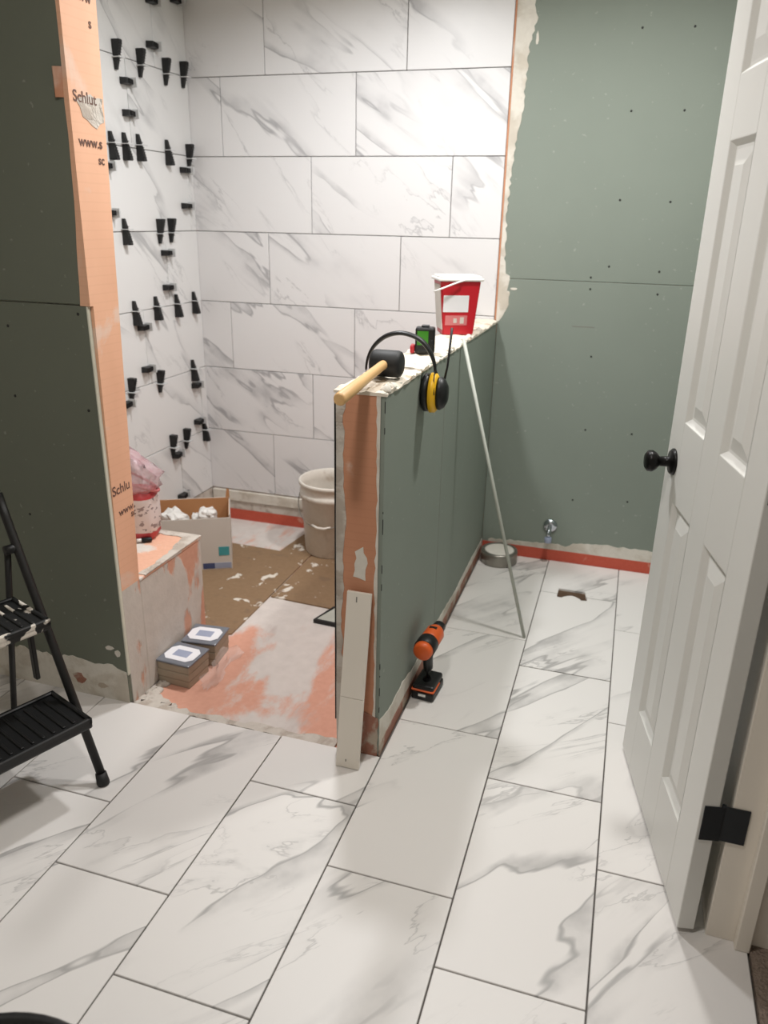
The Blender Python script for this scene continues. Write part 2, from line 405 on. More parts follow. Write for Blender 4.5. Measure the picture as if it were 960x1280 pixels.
screws(wb, [(.749, 2.102), (.926, 2.099), (.744, 1.836), (.93, 1.835), (.741, 1.53), (.925, 1.526), (.729, 1.286), (.92, 1.273), (.664, 1.242), (.667, 1.197), (.925, 1.188), (.70, .93), (.71, .62), (.90, .62), (.69, .30), (.92, .32)], MY(YB))
box('pencil_line', (.61, YB-.0004, 1.046), (.70, YB+.001, 1.049), 'pencil', wb)

# ------------------------------------------------------------------ left shower wall
wl = struct(box('wall_left', (XL-.12, .005, -.06), (XL-.0125, YB+.02, CEIL), 'membrane'), 'left shower wall covered in marble-look tile', 'wall')
box('tile_backing', (XL-.0124, .03, .0), (XL-.0092, YB+.011, CEIL), 'grout', wl)
LJ = [1.04, 1.24, 1.035, 1.44, 1.22, 1.013, 1.43, 1.21]
for r in range(len(ROWS)-1):
    z1, z0 = min(ROWS[r], CEIL), ROWS[r+1]
    y = LJ[r]+TL
    while y > .03:
        a, b = max(y-TL, .032), min(y, YB-.0002)
        if b-a > .015:
            o = link('wall_tile', tile_mesh(b-a-G*.8, z1-z0-G*.8, 'side_tile'), wl, (XL+random.uniform(-.0005, .0006), (a+b)/2, (z0+z1)/2))
            o.rotation_euler = (PI/2, 0, PI/2)
        y -= TL
box('membrane_strip', (XL-.0125, .03, -.02), (XL-.002, YB+.011, .143), 'thinset', wl)

# ------------------------------------------------------------------ partition (green wall in front of the shower) with membrane end
LEAN = Matrix(((1, 0, .012, -.012*.386), (0, 1, 0, 0), (0, 0, 1, 0), (0, 0, 0, 1)))   # the framing is a little out of plumb
wp = struct(box('wall_partition', (ROOM_L, YG+.0125, -.05), (XC-.030, .004, CEIL), 'paper'), 'shade-tinted green board partition at the shower mouth', 'wall')
box('drywall_panel', (ROOM_L, YG, .0), (XC-.003, YG+.0125, 1.2165), 'green_shaded', wp, .0015)
B().box((ROOM_L, YG, 1.2195), (XC-.012, YG+.0125, CEIL), LEAN, .0015).out('drywall_panel', 'green_shaded', wp)
box('corner_paper', (XC-.0045, YG-.0008, .10), (XC+.0005, YG+.012, 1.2165), 'paper', wp, .0012)
# membrane on the end, wrapping the front edge above the board seam (slightly wavy)
def far(z): return .006+(z-.40)*.0235
B().prism([(YG+.012, .385), (far(.385), .385), (far(1.2165), 1.2165), (YG+.012, 1.2165)], -.022, 0., LEAN @ MX(XC)).out('membrane_strip', 'membrane', wp)
B().prism([(YG, 1.2165), (far(1.2165), 1.2165), (far(CEIL), CEIL), (YG, CEIL)], -.0115, 0., LEAN @ MX(XC)).out('membrane_strip', 'membrane', wp)
e = ragged([(XC-.001, CEIL), (XC-.003, 1.85), (XC-.012, 1.80), (XC-.014, 1.69), (XC-.012, 1.62), (XC-.014, 1.47), (XC-.022, 1.36), (XC-.030, 1.2165)], .0012, .04, 2)
B().prism(e+[(XC+.0005, 1.2165), (XC+.0005, CEIL)], 0, .0015, LEAN @ MY(YG)).out('membrane_wrap', 'membrane', wp)
fl = B()
pr_ = [(-.512, YG-.001), (-.522, YG-.006), (-.530, YG-.009), (-.534, YG-.006), (-.530, YG-.002)]
fl.prism(pr_+[(x+.001, y+.0015) for x, y in reversed(pr_)], 1.70, 1.765); fl.out('membrane_flap', 'membrane_end', wp)
box('membrane_strip', (XC-.029, YG+.012, -.01), (XC, .006, .385), 'bench', wp)
p = [(ROOM_L, 0)] + [(XC-.006, 0)] + ragged([(XC-.006, .11), (-.57, .125), (-.62, .12), (-.70, .13), (-.80, .12), (-.92, .125), (-1.05, .12), (ROOM_L, .125)], .006, .016, 12)
B().prism(p, 0, .0018, MY(YG)).out('joint_compound', 'mud', wp)
for (x, z, a, b_) in ((-.572, .188, .014, .010), (-.546, .172, .010, .012)):
    q = [(x+a*math.cos(k*PI/5)*random.uniform(.6, 1.2), z+b_*math.sin(k*PI/5)*random.uniform(.6, 1.2)) for k in range(10)]
    B().prism(q, 0, .0015, MY(YG)).out('joint_compound', 'mud', wp)
for (x, z, a, b_) in ((-.70, .055, .026, .018), (-.615, .045, .022, .010)):
    q = [(x+a*math.cos(k*PI/5)*random.uniform(.6, 1.2), z+b_*math.sin(k*PI/5)*random.uniform(.6, 1.2)) for k in range(10)]
    B().prism(q, 0, .0026, MY(YG)).out('membrane_smear', 'base_band', wp)
screws(wp, [(-.546, 1.195), (-.778, 1.152), (-.789, .958), (-.548, .937), (-.80, .6), (-.80, 1.45), (-.79, 1.75)], MY(YG))
MT = MX(XC+.0006)
def lettering(s, size, y, z, rot=0):
    o = link('lettering', text_mesh(s, size), wp); o.matrix_basis = LEAN @ MT @ Matrix.Translation((y, z, 0)) @ Matrix.Rotation(rot, 4, 'Z')
lettering('Schlu', .040, -.082, .685, .03); lettering('www.', .032, -.06, .618, .03); lettering('sc', .030, -.005, .598, .03)
lettering('Schlut', .036, -.082, 1.695); lettering('www.s', .033, -.076, 1.598); lettering('sc', .030, -.006, 1.56)
lettering('www', .033, -.05, 1.915); lettering('s', .032, .003, 1.862)
# thinset smear over the upper lettering
B().prism(ragged([(-.072, 1.70), (-.03, 1.715), (.030, 1.712), (.031, 1.66), (.0, 1.64), (-.05, 1.665), (-.072, 1.70)], .004, .015, 9), 0, .0009, LEAN @ MX(XC)).out('thinset_smear', 'thinset', wp)

# ------------------------------------------------------------------ bench
bench = thing('shower_bench', 'low orange membrane bench smeared with thinset at the shower mouth', 'bench', (-.81, .2, -.012))
BO = Vector((-.81, .2, -.012))
def wbox(name, lo, hi, mat, parent, bev=0., seg=1):
    o_ = parent.location
    return box(name, Vector(lo)-o_, Vector(hi)-o_, mat, parent, bev, seg)
wbox('body', (XL+.001, .0065, -.0115), (XC, .376, .376), 'bench', bench, .006, 2)
wbox('seat_top', (XL+.002, .0065, .3755), (XC+.002, .378, .387), 'bench_top', bench, .004, 2)
rim = ragged([(XC-.02, .034), (XC-.022, .20), (XC-.05, .34), (-.70, .345)], .006, .02, 6) + [(-.72, .376), (XC+.003, .378), (XC+.004, .034)]
B().prism([(x-BO.x, y-BO.y) for x, y in rim], .386-BO.z, .3895-BO.z).out('thinset_rim', 'thinset', bench)
# mortar ridge at the foot
rd = random.Random(4)
for k in range(9):
    x = XC+.012+rd.uniform(0, .02)+ (.03*k if k < 4 else 0); y = -.06+rd.uniform(-.015, .015) + (0 if k < 4 else (k-4)*.035)
    b = B(); b.lathe([(.0, .010), (.010, .009), (.020, .004), (.026, 0)], 9, Matrix.Scale(1., 4))
    for v in b.bm.verts: v.co += Vector((rd.uniform(-.004, .004), rd.uniform(-.004, .004), rd.uniform(-.002, .003) if v.co.z > .001 else 0))
    b.out('mortar_lump', 'thinset', pan, (x, y, -.0125))

# ------------------------------------------------------------------ half wall
wh = struct(box('wall_half', (.184, -.078, -.05), (.2885, YB+.012, 1.046), 'paper'), 'half wall with green board on its right face', 'wall')
box('drywall_panel', (.2885, -.088, .002), (XR, YB-.001, 1.052), 'green', wh, .001)
box('drywall_panel', (.172, -.086, -.012), (.184, YB-.001, 1.046), 'membrane_end', wh, .001)
box('membrane_end', (.184, -.090, -.008), (.2885, -.078, 1.046), 'membrane_end', wh, .001)
B().box((.1700, -.094, .10), (.1735, -.07, 1.03), None, .001).out('edge_profile', 'black_metal', wh)
B().prism(ragged([(.174, .02), (.174, 1.03)], .001, .1, 1)+ragged([(.196, 1.03), (.193, .85), (.199, .76), (.196, .60), (.19, .40), (.193, .02)], .004, .02, 2), 0, .002, MY(-.09)).out('thinset_smear', 'thinset', wh)
B().prism(ragged([(.222, .56), (.255, .55), (.258, .60), (.25, .645), (.228, .63), (.222, .56)], .004, .015, 3), 0, .0012, MY(-.09)).out('thinset_smear', 'mud', wh)
B().prism(ragged([(.184, .0), (.298, .0), (.298, .13), (.25, .145), (.184, .12)], .004, .02, 6), 0, .002, MY(-.09)).out('thinset_smear', 'base_band', wh)
B().prism(ragged([(.280, 1.045), (.2845, .80), (.281, .55), (.285, .30), (.282, .10)], .0025, .02, 7)+[(.2895, .10), (.2895, 1.045)], 0, .0015, MY(-.09)).out('thinset_smear', 'mud', wh)
# black nicks in the paper edge of the green board
rd = random.Random(11)
for k in range(14):
    z = rd.uniform(.12, 1.02); h = rd.uniform(.004, .03)
    box('torn_edge', (.2990, -.0890, z), (.3008, -.0870, z+h), 'black_rubber', wh)
# mortar cap with lumpy top
b = B(); nx, ny = 8, 90
rd = random.Random(3); gv = {}
for i in range(nx+1):
    for j in range(ny+1):
        edge = i in (0, nx) or j in (0,)
        x = .170+(.304-.170)*i/nx+(rd.uniform(-.003, .003)); y = -.092+(YB-.006+.092)*j/ny+(rd.uniform(-.003, .003) if 0 < j < ny else 0)
        gv[i, j] = b.bm.verts.new((x, y, 1.055+rd.uniform(-.003, .005)-(.004 if edge else 0)))
for i in range(nx):
    for j in range(ny): b.bm.faces.new((gv[i, j], gv[i+1, j], gv[i+1, j+1], gv[i, j+1]))
r_ = bmesh.ops.extrude_face_region(b.bm, geom=b.bm.faces[:])
for v in [g_ for g_ in r_['geom'] if isinstance(g_, bmesh.types.BMVert)]: v.co.z = 1.0455
b.out('mortar_cap', 'cap', wh)
for (y, s) in ((.60, .014), (.66, .010), (.86, .015), (.93, .012), (1.12, .014), (-.06, .016), (-.02, .012)):
    bb = B(); bb.lathe([(0, s*.8), (s*.6, s*.65), (s, s*.1), (s*1.05, -s*.3)], 9)
    for v in bb.bm.verts: v.co += Vector((rd.uniform(-1, 1), rd.uniform(-1, 1), rd.uniform(-1, 1)))*s*.15
    bb.out('mortar_lump', 'mud', wh, (.292, y, 1.056))
box('sealing_band', (XR-.001, -.086, -.006), (XR+.003, YB-.003, .036), 'base_band', wh)
p = [(-.084, .034)]+[(YB-.005, .034)] + ragged([(YB-.005, .06), (1.2, .065), (.9, .06), (.5, .085), (.3, .075), (.15, .10), (.0, .095), (-.084, .12)], .004, .018, 14)
B().prism([(x, z) for x, z in p], 0, .0016, MX(XR)).out('joint_compound', 'mud', wh)
box('board_joint', (XR-.0005, .556, .06), (XR+.0004, .558, 1.05), 'pencil', wh)

# ------------------------------------------------------------------ door, jamb
HX, HY = 1.098, -.443; dd = Vector((-.204, .979)); ang = math.atan2(dd.y, dd.x)
DW, DH, DT = .632, 2.03, .036
door = struct(B().box((0, -DT, 0), (.105, 0, DH), None, .0015).box((.260, -DT, 0), (.370, 0, DH), None, .0015).box((.527, -DT, 0), (DW, 0, DH), None, .0015)
    .box((.105, -DT, 0), (.260, 0, .19)).box((.105, -DT, .80), (.260, 0, .995)).box((.105, -DT, 1.60), (.260, 0, 1.72)).box((.105, -DT, 1.92), (.260, 0, DH)).box((.370, -DT, 0), (.527, 0, .19)).box((.370, -DT, .80), (.527, 0, .995)).box((.370, -DT, 1.60), (.527, 0, 1.72)).box((.370, -DT, 1.92), (.527, 0, DH)).out('door_1', 'door', None, (HX, HY, .012), (0, 0, ang)),
    'white six-panel door standing open', 'door')
def panel(x0, x1, z0, z1):
    b = B(); bm = b.bm; rings = []
    for inset, dep in ((0, 0), (.002, .0005), (.013, .012), (.019, .0125), (.024, .011), (.052, .002)):
        for side in (0,):
            pass
        rings.append((inset, dep))
    def face(sgn):
        rs = [[bm.verts.new((x, (-dep if sgn > 0 else -DT+dep), z)) for x, z in ((x0+i, z0+i), (x1-i, z0+i), (x1-i, z1-i), (x0+i, z1-i))] for i, dep in rings]
        for a, c in zip(rs, rs[1:]):
            for k in range(4): bm.faces.new((a[k], a[(k+1)%4], c[(k+1)%4], c[k]))
        bm.faces.new(rs[-1])
    face(1); face(-1)
    return b.out('panel', 'door', door)
for (x0, x1) in ((.105, .260), (.370, .527)):
    for (z0, z1) in ((.19, .80), (.995, 1.60), (1.72, 1.92)): panel(x0, x1, z0, z1)
# the visible face is local +Y side (y=0), normal towards the room
kn = B(); KM = Matrix.Translation((.568, 0, .888)) @ Matrix.Rotation(-PI/2, 4, 'X')
kn.lathe([(.0, .0), (.033, .0), (.033, .004), (.028, .009), (.013, .012), (.012, .035), (.021, .042), (.027, .052), (.026, .062), (.018, .068), (0, .069)], 28, KM)
knob = kn.out('knob', 'bronze', door)
kb = B(); kb.lathe([(.0, .0), (.033, .0), (.033, .004), (.012, .012), (.012, .035), (.027, .052), (.018, .068), (0, .069)], 24, Matrix.Translation((.568, -DT, .888)) @ Matrix.Rotation(PI/2, 4, 'X'))
kb.out('knob', 'bronze', door)
box('latch_plate', (DW-.0005, -DT*.8, .86), (DW+.001, -DT*.2, .915), 'bronze', door)
for zc in (.290, 1.025, 1.765):
    h = B(); h.box((-.0024, -DT-.010, zc-.043), (-.0003, -.006, zc+.043), None, .0005)
    h.tube([(.004, -DT-.010, zc-.044), (.004, -DT-.010, zc+.044)], .0045, 10)
    h.out('hinge', 'hinge', door)
jamb = struct(B().box((1.158, -.430, 0), (1.30, -.40, 2.06), None, .0015).box((1.215, -.452, 0), (1.245, -.429, 2.06), None, .002)
    .box((1.158, -.40, 0), (1.17, -.30, 2.09), None, .002).box((1.284, -.432, 0), (1.30, -.33, 2.11), None, .002)
    .box((1.158, -1.13, 0), (1.30, -1.10, 2.06), None, .0015).box((1.158, -1.13, 2.05), (1.30, -.40, 2.08), None, .0015).out('trim_1', 'jamb'), 'off-white door jamb with stop beside the open door', 'door jamb')
for zc in (.302, 1.037, 1.777):
    box('hinge', (1.142, -.4335, zc-.043), (1.192, -.4300, zc+.043), 'hinge', jamb, .0005)

# ------------------------------------------------------------------ tile levelling wedges on the left wall
def wedge_mesh():
    b = B(); L = .098; t_ = bmesh.new()
    hs = [(-L/2, .030), (-L/2+.004, .032), (L/2-.03, .016), (L/2, .009)]
    bot = [[t_.verts.new((x, s*wd, 0)) for s in (-1, 1)] for (x, h), wd in zip(hs, (.011, .0125, .0095, .007))]
    top = [[t_.verts.new((x, s*wd*.8, h)) for s in (-1, 1)] for (x, h), wd in zip(hs, (.011, .0125, .0095, .007))]
    for i in range(3):
        t_.faces.new((bot[i][0], bot[i][1], bot[i+1][1], bot[i+1][0])); t_.faces.new((top[i][0], top[i+1][0], top[i+1][1], top[i][1]))
        t_.faces.new((bot[i][0], bot[i+1][0], top[i+1][0], top[i][0])); t_.faces.new((bot[i][1], top[i][1], top[i+1][1], bot[i+1][1]))
    t_.faces.new((bot[0][0], top[0][0], top[0][1], bot[0][1])); t_.faces.new((bot[3][0], bot[3][1], top[3][1], top[3][0]))
    b.add(t_)
    for k in range(7): b.box((-.036+.009*k, -.0085, 0), (-.033+.009*k, .0085, .0325-.0022*k))
    bmesh.ops.recalc_face_normals(b.bm, faces=b.bm.faces[:])
    me = bpy.data.meshes.new('wedge'); b.bm.to_mesh(me); b.bm.free(); me.materials.append(MAT['black']); return me
def clip_mesh():
    b = B(); b.box((.008, -.017, .0005), (.0105, .017, .034), None, .0006); b.box((.0065, -.017, .030), (.012, .017, .035), None, .0006); b.box((.004, -.015, .0), (.014, .015, .0012))
    me = bpy.data.meshes.new('clip'); b.bm.to_mesh(me); b.bm.free(); me.materials.append(MAT['clip']); return me
WM, CMH = wedge_mesh(), clip_mesh()
RC = cam.rotation_euler.to_matrix()
def ray_x(u, v, x):
    d = RC @ Vector(((u-480)/968.64, -(v-640)/968.64, -1)); return Vector(cam.location)+d*((x-cam.location.x)/d.x)
VW = [(146, 69, 1), (176, 78, 1), (208, 90, 1), (230, 96.5, 1), (141, 183, -1), (158, 186, -1), (175.5, 188.6, -1), (211, 193, -1), (237, 195, 1),
      (158, 292, -1), (201, 291, 1), (215, 291, 1), (170.5, 393, -1), (197, 387, -1), (222.5, 383, -1), (244, 379, -1),
      (165.6, 490, 1), (201, 478, 1), (243, 466, -1), (217, 556.5, 1), (234, 552, 1), (257, 540, -1)]
HW = [(191, 1), (226, 3), (192, 57), (160, 102), (163, 142), (134, 207), (233, 213), (235, 257.5), (139, 266), (210, 316), (212, 359), (181, 409),
      (186, 461), (160, 505), (247, 481), (250, 526), (223, 568), (230, 619)]
def wedge(y, z, vertical, flip, face):
    t_ = thing('leveling_wedge', 'black leveling wedge %s joint of the tiled shower side wall' % ('standing across a horizontal' if vertical else 'lying across a vertical'), 'wedge', (XL+.0012, y, z), 0, 'leveling wedges on the shower wall')
    # local x = length, local z = away from wall (+X)
    xl = Vector((0, 0, -1 if flip > 0 else 1)) if vertical else Vector((0, flip, 0))
    zl = Vector((1, 0, 0)); yl = zl.cross(xl)
    m = Matrix((xl, yl, zl)).transposed()
    t_.rotation_euler = m.to_euler()
    a = link('wedge', WM, t_); c_ = link('clip', CMH, t_)
for u, v, f in VW:
    p_ = ray_x(u, v, XL+.012); z = min(ROWS, key=lambda q: abs(q-p_.z))
    wedge(min(p_.y, 1.468), z+random.uniform(-.006, .006), True, f, 0)
for u, v in HW:
    p_ = ray_x(u, v, XL+.012); y = min(p_.y+.012, 1.43)
    wedge(y, p_.z, False, 1, 0)

# ------------------------------------------------------------------ boards on the shower floor
SF = -.012
def slab(name, poly, z0, z1, mat, label, cat, group=None, bev=0.):
    cx = sum(p[0] for p in poly)/len(poly); cy = sum(p[1] for p in poly)/len(poly)
    o = B().prism([(x-cx, y-cy) for x, y in poly], 0, z1-z0, None, bev).out(name, mat, None, (cx, cy, z0)); return tag(o, label, cat, group)
slab('floor_board', [(-1.09, .455), (-.47, .395), (-.432, .41), (-.432, 1.40), (-.56, 1.40), (-.585, 1.17), (-1.09, 1.19)], SF+.0003, SF+.006, 'board', 'brown board spattered with plaster beside the bench', 'board')
slab('floor_board', [(-.426, .735), (.165, .70), (.165, 1.40), (-.426, 1.40)], SF+.0003, SF+.006, 'board', 'brown board under the white bucket', 'board')
# grey trowel blade scrap by the half wall
tr = thing('tile_scrap', 'pale grey scrap with a dark edge beside the half wall', 'scrap', (-.09, .65, SF))
B().prism([(-.083, -.045), (.0, -.05), (.07, -.045), (.07, .07), (-.045, .07)], .008, .014).out('plate', 'rod', tr)
B().prism([(-.092, -.055), (.0, -.06), (.075, -.055), (.075, -.045), (0, -.05), (-.083, -.045), (-.050, .072), (-.056, .072)], 0, .016).out('edge', 'black', tr)

# ------------------------------------------------------------------ bucket
bk = thing('bucket', 'white plastic bucket smeared with mortar against the shower back wall', 'bucket', (-.362, 1.285, SF+.006))
B().lathe([(0, 0), (.128, 0), (.131, .004), (.146, .265), (.153, .268), (.154, .290), (.149, .292), (.150, .325), (.157, .327), (.158, .342), (.153, .346), (.147, .343), (.145, .30), (.126, .008), (0, .006)], 48).out('body', 'bucket', bk)
b = B()
for s in (-1, 1): B().lathe([(0, .012), (.014, .012), (.018, 0)], 16, Matrix.Translation((s*.150, 0, .278)) @ Matrix.Rotation(s*PI/2, 4, 'Y')).out('handle_ear', 'white', bk)
B().tube([(.160*math.cos(a), -.165*math.sin(a), .275-.115*math.sin(a)) for a in [PI*i/20 for i in range(21)]], .0025, 8).out('handle', 'steel', bk)
B().tube([(-.045, -.1525, .166), (-.015, -.163, .160), (.015, -.163, .160), (.045, -.1525, .166)], .006, 10).out('grip', 'bucket', bk)

# ------------------------------------------------------------------ cardboard box with packets
bx = thing('cardboard_box', 'open white carton with brown inside and blue label behind the bench', 'box', (-.70, .925, SF+.006), math.radians(28))
W_, D_, H_ = .320, .215, .238
B().box((-W_, 0, 0), (0, .004, H_)).box((-W_, D_-.004, 0), (0, D_, H_+.02)).box((-W_, .004, 0), (-W_+.004, D_-.004, H_)).box((-.004, .004, 0), (0, D_-.004, H_+.012)).box((-W_+.004, .004, 0), (-.004, D_-.004, .004)).out('body', 'card_out', bx)
B().box((-W_+.004, .0042, .0045), (-.004, .006, H_-.001)).box((-W_+.006, D_-.006, .0045), (-.006, D_-.0042, H_+.019)).box((-W_+.0042, .006, .0045), (-W_+.006, D_-.006, H_-.001)).box((-.006, .006, .0045), (-.0042, D_-.006, H_+.011)).out('liner', 'card_in', bx)
B().prism([(-.02, H_+.01), (-.001, H_+.01), (-.001, H_+.055), (-.012, H_+.062)], 0, .004, Matrix.Translation((0, D_, 0)) @ MY(0)).out('flap', 'card_in', bx)
box('flap', (0, 0, 0), (W_-.01, .003, .06), 'card_in', bx, 0, 1, (-W_+.005, D_+.001, H_+.018), (-2.5, 0, 0))
box('label', (-.125, -.0012, .004), (-.075, .0, .030), 'blue', bx)
box('label', (-.075, -.0012, .004), (-.004, .0, .030), 'pale_blue', bx)
box('label', (-.055, -.0012, .064), (-.010, .0, .105), 'teal', bx, 0)
def packet(loc, rz, s, label):
    b = B(); t_ = bmesh.new(); bmesh.ops.create_uvsphere(t_, u_segments=14, v_segments=8, radius=1)
    r = random.Random(int(abs(loc[0])*1000))
    for v in t_.verts:
        k = 1+r.uniform(-.16, .16); v.co = Vector((math.copysign(abs(v.co.x)**.6, v.co.x)*s[0]*k, math.copysign(abs(v.co.y)**.6, v.co.y)*s[1]*k, math.copysign(abs(v.co.z)**.6, v.co.z)*s[2]*k))
    b.add(t_); return tag(b.out('packet', 'white', None, loc, (.3, .1, rz)), label, 'packet', 'packets in the carton')
MB_ = Matrix.Translation((-.70, .925, SF+.006)) @ Matrix.Rotation(math.radians(28), 4, 'Z')
packet(MB_ @ Vector((-.095, .062, .225)), .2, (.04, .036, .038), 'white crumpled packet heaped in the open carton')
packet(MB_ @ Vector((-.235, .085, .205)), -.3, (.055, .045, .045), 'white crumpled packet heaped in the open carton')
packet(MB_ @ Vector((-.13, .150, .165)), .0, (.045, .03, .04), 'white crumpled packet heaped in the open carton')

# ------------------------------------------------------------------ mortar bag on the bench
bag = thing('mortar_bag', 'red and white mortar bag with open pink plastic top on the bench', 'bag', (-.728, .300, .387), .25)
def sack(rings, seg, seed, open_top=True):
    b = B(); r = random.Random(seed); rs = []
    for (z, ax, ay, jit, sx_, sy_) in rings:
        ring = []
        for i in range(seg):
            a = 2*PI*i/seg; c_, s_ = math.cos(a), math.sin(a)
            x = math.copysign(abs(c_)**.6, c_)*ax+sx_; y = math.copysign(abs(s_)**.6, s_)*ay+sy_
            ring.append(b.bm.verts.new((x+r.uniform(-jit, jit), y+r.uniform(-jit, jit), z+r.uniform(-jit, jit)*.6)))
        rs.append(ring)
    for a, c in zip(rs, rs[1:]):
        for i in range(seg):
            f = b.bm.faces.new((a[i], a[(i+1)%seg], c[(i+1)%seg], c[i])); f.smooth = True
    b.bm.faces.new(rs[0][::-1]); return b
b_ = sack([(0.001, .075, .050, 0, 0, 0), (.02, .085, .058, .003, 0, 0), (.08, .088, .060, .004, 0, 0), (.14, .086, .058, .004, 0, 0), (.175, .080, .054, .004, 0, 0), (.178, .070, .044, .003, 0, 0), (.14, .04, .03, .003, 0, 0), (.135, .005, .005, 0, 0, 0)], 28, 5)
b_.out('body', 'bag', bag)
sack([(.172, .080, .054, .002, 0, 0), (.19, .094, .060, .008, .004, 0), (.21, .088, .064, .010, .002, 0), (.235, .098, .060, .013, .004, .002), (.255, .084, .058, .013, -.006, .004), (.275, .080, .046, .014, -.02, .006), (.295, .058, .040, .013, -.035, .010), (.32, .046, .020, .012, -.055, .012), (.335, .040, .010, .008, -.065, .012)], 28, 9).out('plastic_top', 'pink_film', bag)
B().tube([(.096*math.cos(a), .062*math.sin(a), .215+.045*math.cos(a+2.9)) for a in [2*PI*i/24 for i in range(25)]], .005, 8).out('rolled_rim', 'pink', bag)
cp = thing('wall_plug', 'small dark capped tube lying on the bench top', 'tube', (-.655, .262, .3895), .6)
B().lathe([(0, 0), (.008, 0), (.008, .03), (.006, .034), (0, .034)], 14, Matrix.Translation((-.017, 0, .008)) @ Matrix.Rotation(PI/2, 4, 'Y')).out('cap', 'hinge', cp)
B().lathe([(0, 0), (.006, 0), (.006, .016), (0, .018)], 14, Matrix.Translation((-.034, 0, .008)) @ Matrix.Rotation(PI/2, 4, 'Y')).out('stem', 'white', cp)

# ------------------------------------------------------------------ two small cartons by the bench
def carton(loc, rz, label):
    c_ = thing('small_carton', label, 'box', loc, rz, 'small cartons by the bench')
    b = B(); b.box((-.060, -.058, 0), (.060, .058, .026), None, .003, 2).box((-.062, -.060, .0265), (.061, .060, .053), None, .003, 2).box((-.060, -.059, .0535), (.062, .060, .080), None, .003, 2)
    b.out('body', 'taupe', c_)
    box('lid', (-.0625, -.062, .0802), (.065, .063, .088), 'glossy_dark', c_, .003, 2)
    lb = B().prism([(-.056, -.022), (-.038, -.042), (.038, -.042), (.056, -.022), (.056, .022), (.038, .042), (-.038, .042), (-.056, .022)], .0881, .0889).out('label', 'label', c_)
    box('label_print', (-.028, -.019, .0889), (.028, .019, .0894), 'pale_blue', lb)
    return c_
carton((-.450, .108, SF), math.radians(-3), 'small taupe carton with white label on dark lid, at the front corner of the bench')
carton((-.446, .250, SF), math.radians(6), 'small taupe carton with white label on dark lid, beside the brown board')
b = B(); rd = random.Random(21); n1, n2 = 14, 9; gg = {}
for i in range(n1):
    for j in range(n2):
        u, v = i/(n1-1), j/(n2-1)
        x = -.366+.028*v+.012*math.sin(7*u); y = .055+.24*u; z = .062*max(0, (1-v))**1.4*(1-.35*abs(2*u-1))+.002
        gg[i, j] = b.bm.verts.new((x+rd.uniform(-.004, .006)+.006, y+rd.uniform(-.008, .008), max(.0015, z+rd.uniform(-.006, .008))))
for i in range(n1-1):
    for j in range(n2-1):
        f = b.bm.faces.new((gg[i, j], gg[i+1, j], gg[i+1, j+1], gg[i, j+1])); f.smooth = True
for v in b.bm.verts: v.co -= Vector((-.36, .17, 0))
o = b.out('plastic_wrap', 'film', None, (-.36, .17, SF)); tag(o, 'crumpled clear plastic wrap against the small cartons', 'plastic wrap')

# ------------------------------------------------------------------ leaning trim board
tb = thing('trim_board', 'white trim board with a seam leaning on the half wall end', 'trim board', (.234, -.160, .0005))
lean = math.atan2(.058, .52); L_ = .525
tb.rotation_euler = (-lean, 0, 0)
sh = Matrix(((1, 0, .022, 0), (0, 1, 0, 0), (0, 0, 1, 0), (0, 0, 0, 1)))
B().box((-.034, -.009, 0), (.034, 0, .2155), sh, .0012).out('strip', 'jamb', tb)
B().box((-.034, -.009, .2165), (.034, 0, L_), sh, .0012).out('strip', 'jamb', tb)
box('pencil_mark', (-.006, -.0096, .020), (-.003, -.0088, .027), 'pencil', tb); box('pencil_mark', (.004, -.0096, .497), (.007, -.0088, .512), 'pencil', tb)

# ------------------------------------------------------------------ things on the half wall
TOP = 1.060
ml = thing('rubber_mallet', 'black rubber mallet with pale wooden handle over the half wall end', 'mallet', (.252, .075, TOP))
B().lathe([(0, -.041), (.026, -.041), (.032, -.037), (.0345, -.030), (.0345, .030), (.032, .037), (.026, .041), (0, .041)], 32, Matrix.Translation((0, 0, .0355)) @ Matrix.Rotation(PI/2, 4, 'Y') @ Matrix.Rotation(0, 4, 'Z')).out('head', 'black_rubber', ml)
B().tube([(0, .03, .038), (0, -.05, .036), (.0, -.14, .029), (-.002, -.24, .019), (-.004, -.335, .010), (-.004, -.342, .0095)], [.012, .012, .0125, .0145, .0155, .0125], 18).out('handle', 'wood', ml)

em = thing('earmuffs', 'black and yellow earmuffs clamped over the half wall', 'earmuffs', (.236, .265, TOP))
def cup(sgn, x0, zc):
    M_ = Matrix.Translation((x0, 0, zc)) @ Matrix.Rotation(sgn*PI/2, 4, 'Y') @ Matrix.Scale(1.32, 4, (1, 0, 0))
    B().lathe([(.016, 0), (.036, 0), (.041, .005), (.041, .015), (.036, .020), (0, .020)], 28, M_).out('cushion', 'black', em)
    B().lathe([(.038, .0202), (.043, .022), (.042, .036), (.036, .042), (0, .042)], 28, M_).out('shell', 'yellow', em)
    B().lathe([(.034, .0422), (.036, .050), (.030, .062), (.018, .070), (0, .071)], 28, M_).out('outer_cap', 'black', em)
cup(1, .0675, -.072); cup(-1, -.0725, -.125)
pts = [(.100, -.040), (.098, .0), (.086, .035), (.062, .066), (.03, .083), (-.008, .088), (-.045, .078), (-.075, .055), (-.095, .025), (-.104, -.01), (-.104, -.055)]
def spline(ps, rs, n=5):
    P_, Q_ = [], []
    for i in range(len(ps)-1):
        a, b, c, d = (Vector(ps[max(0, min(len(ps)-1, i+k))]) for k in (-1, 0, 1, 2))
        for k in range(n):
            u = k/n; P_.append(.5*((2*b)+(c-a)*u+(2*a-5*b+4*c-d)*u*u+(3*b-a-3*c+d)*u**3)); Q_.append(rs[i]*(1-u)+rs[i+1]*u)
    return P_+[Vector(ps[-1])], Q_+[rs[-1]]
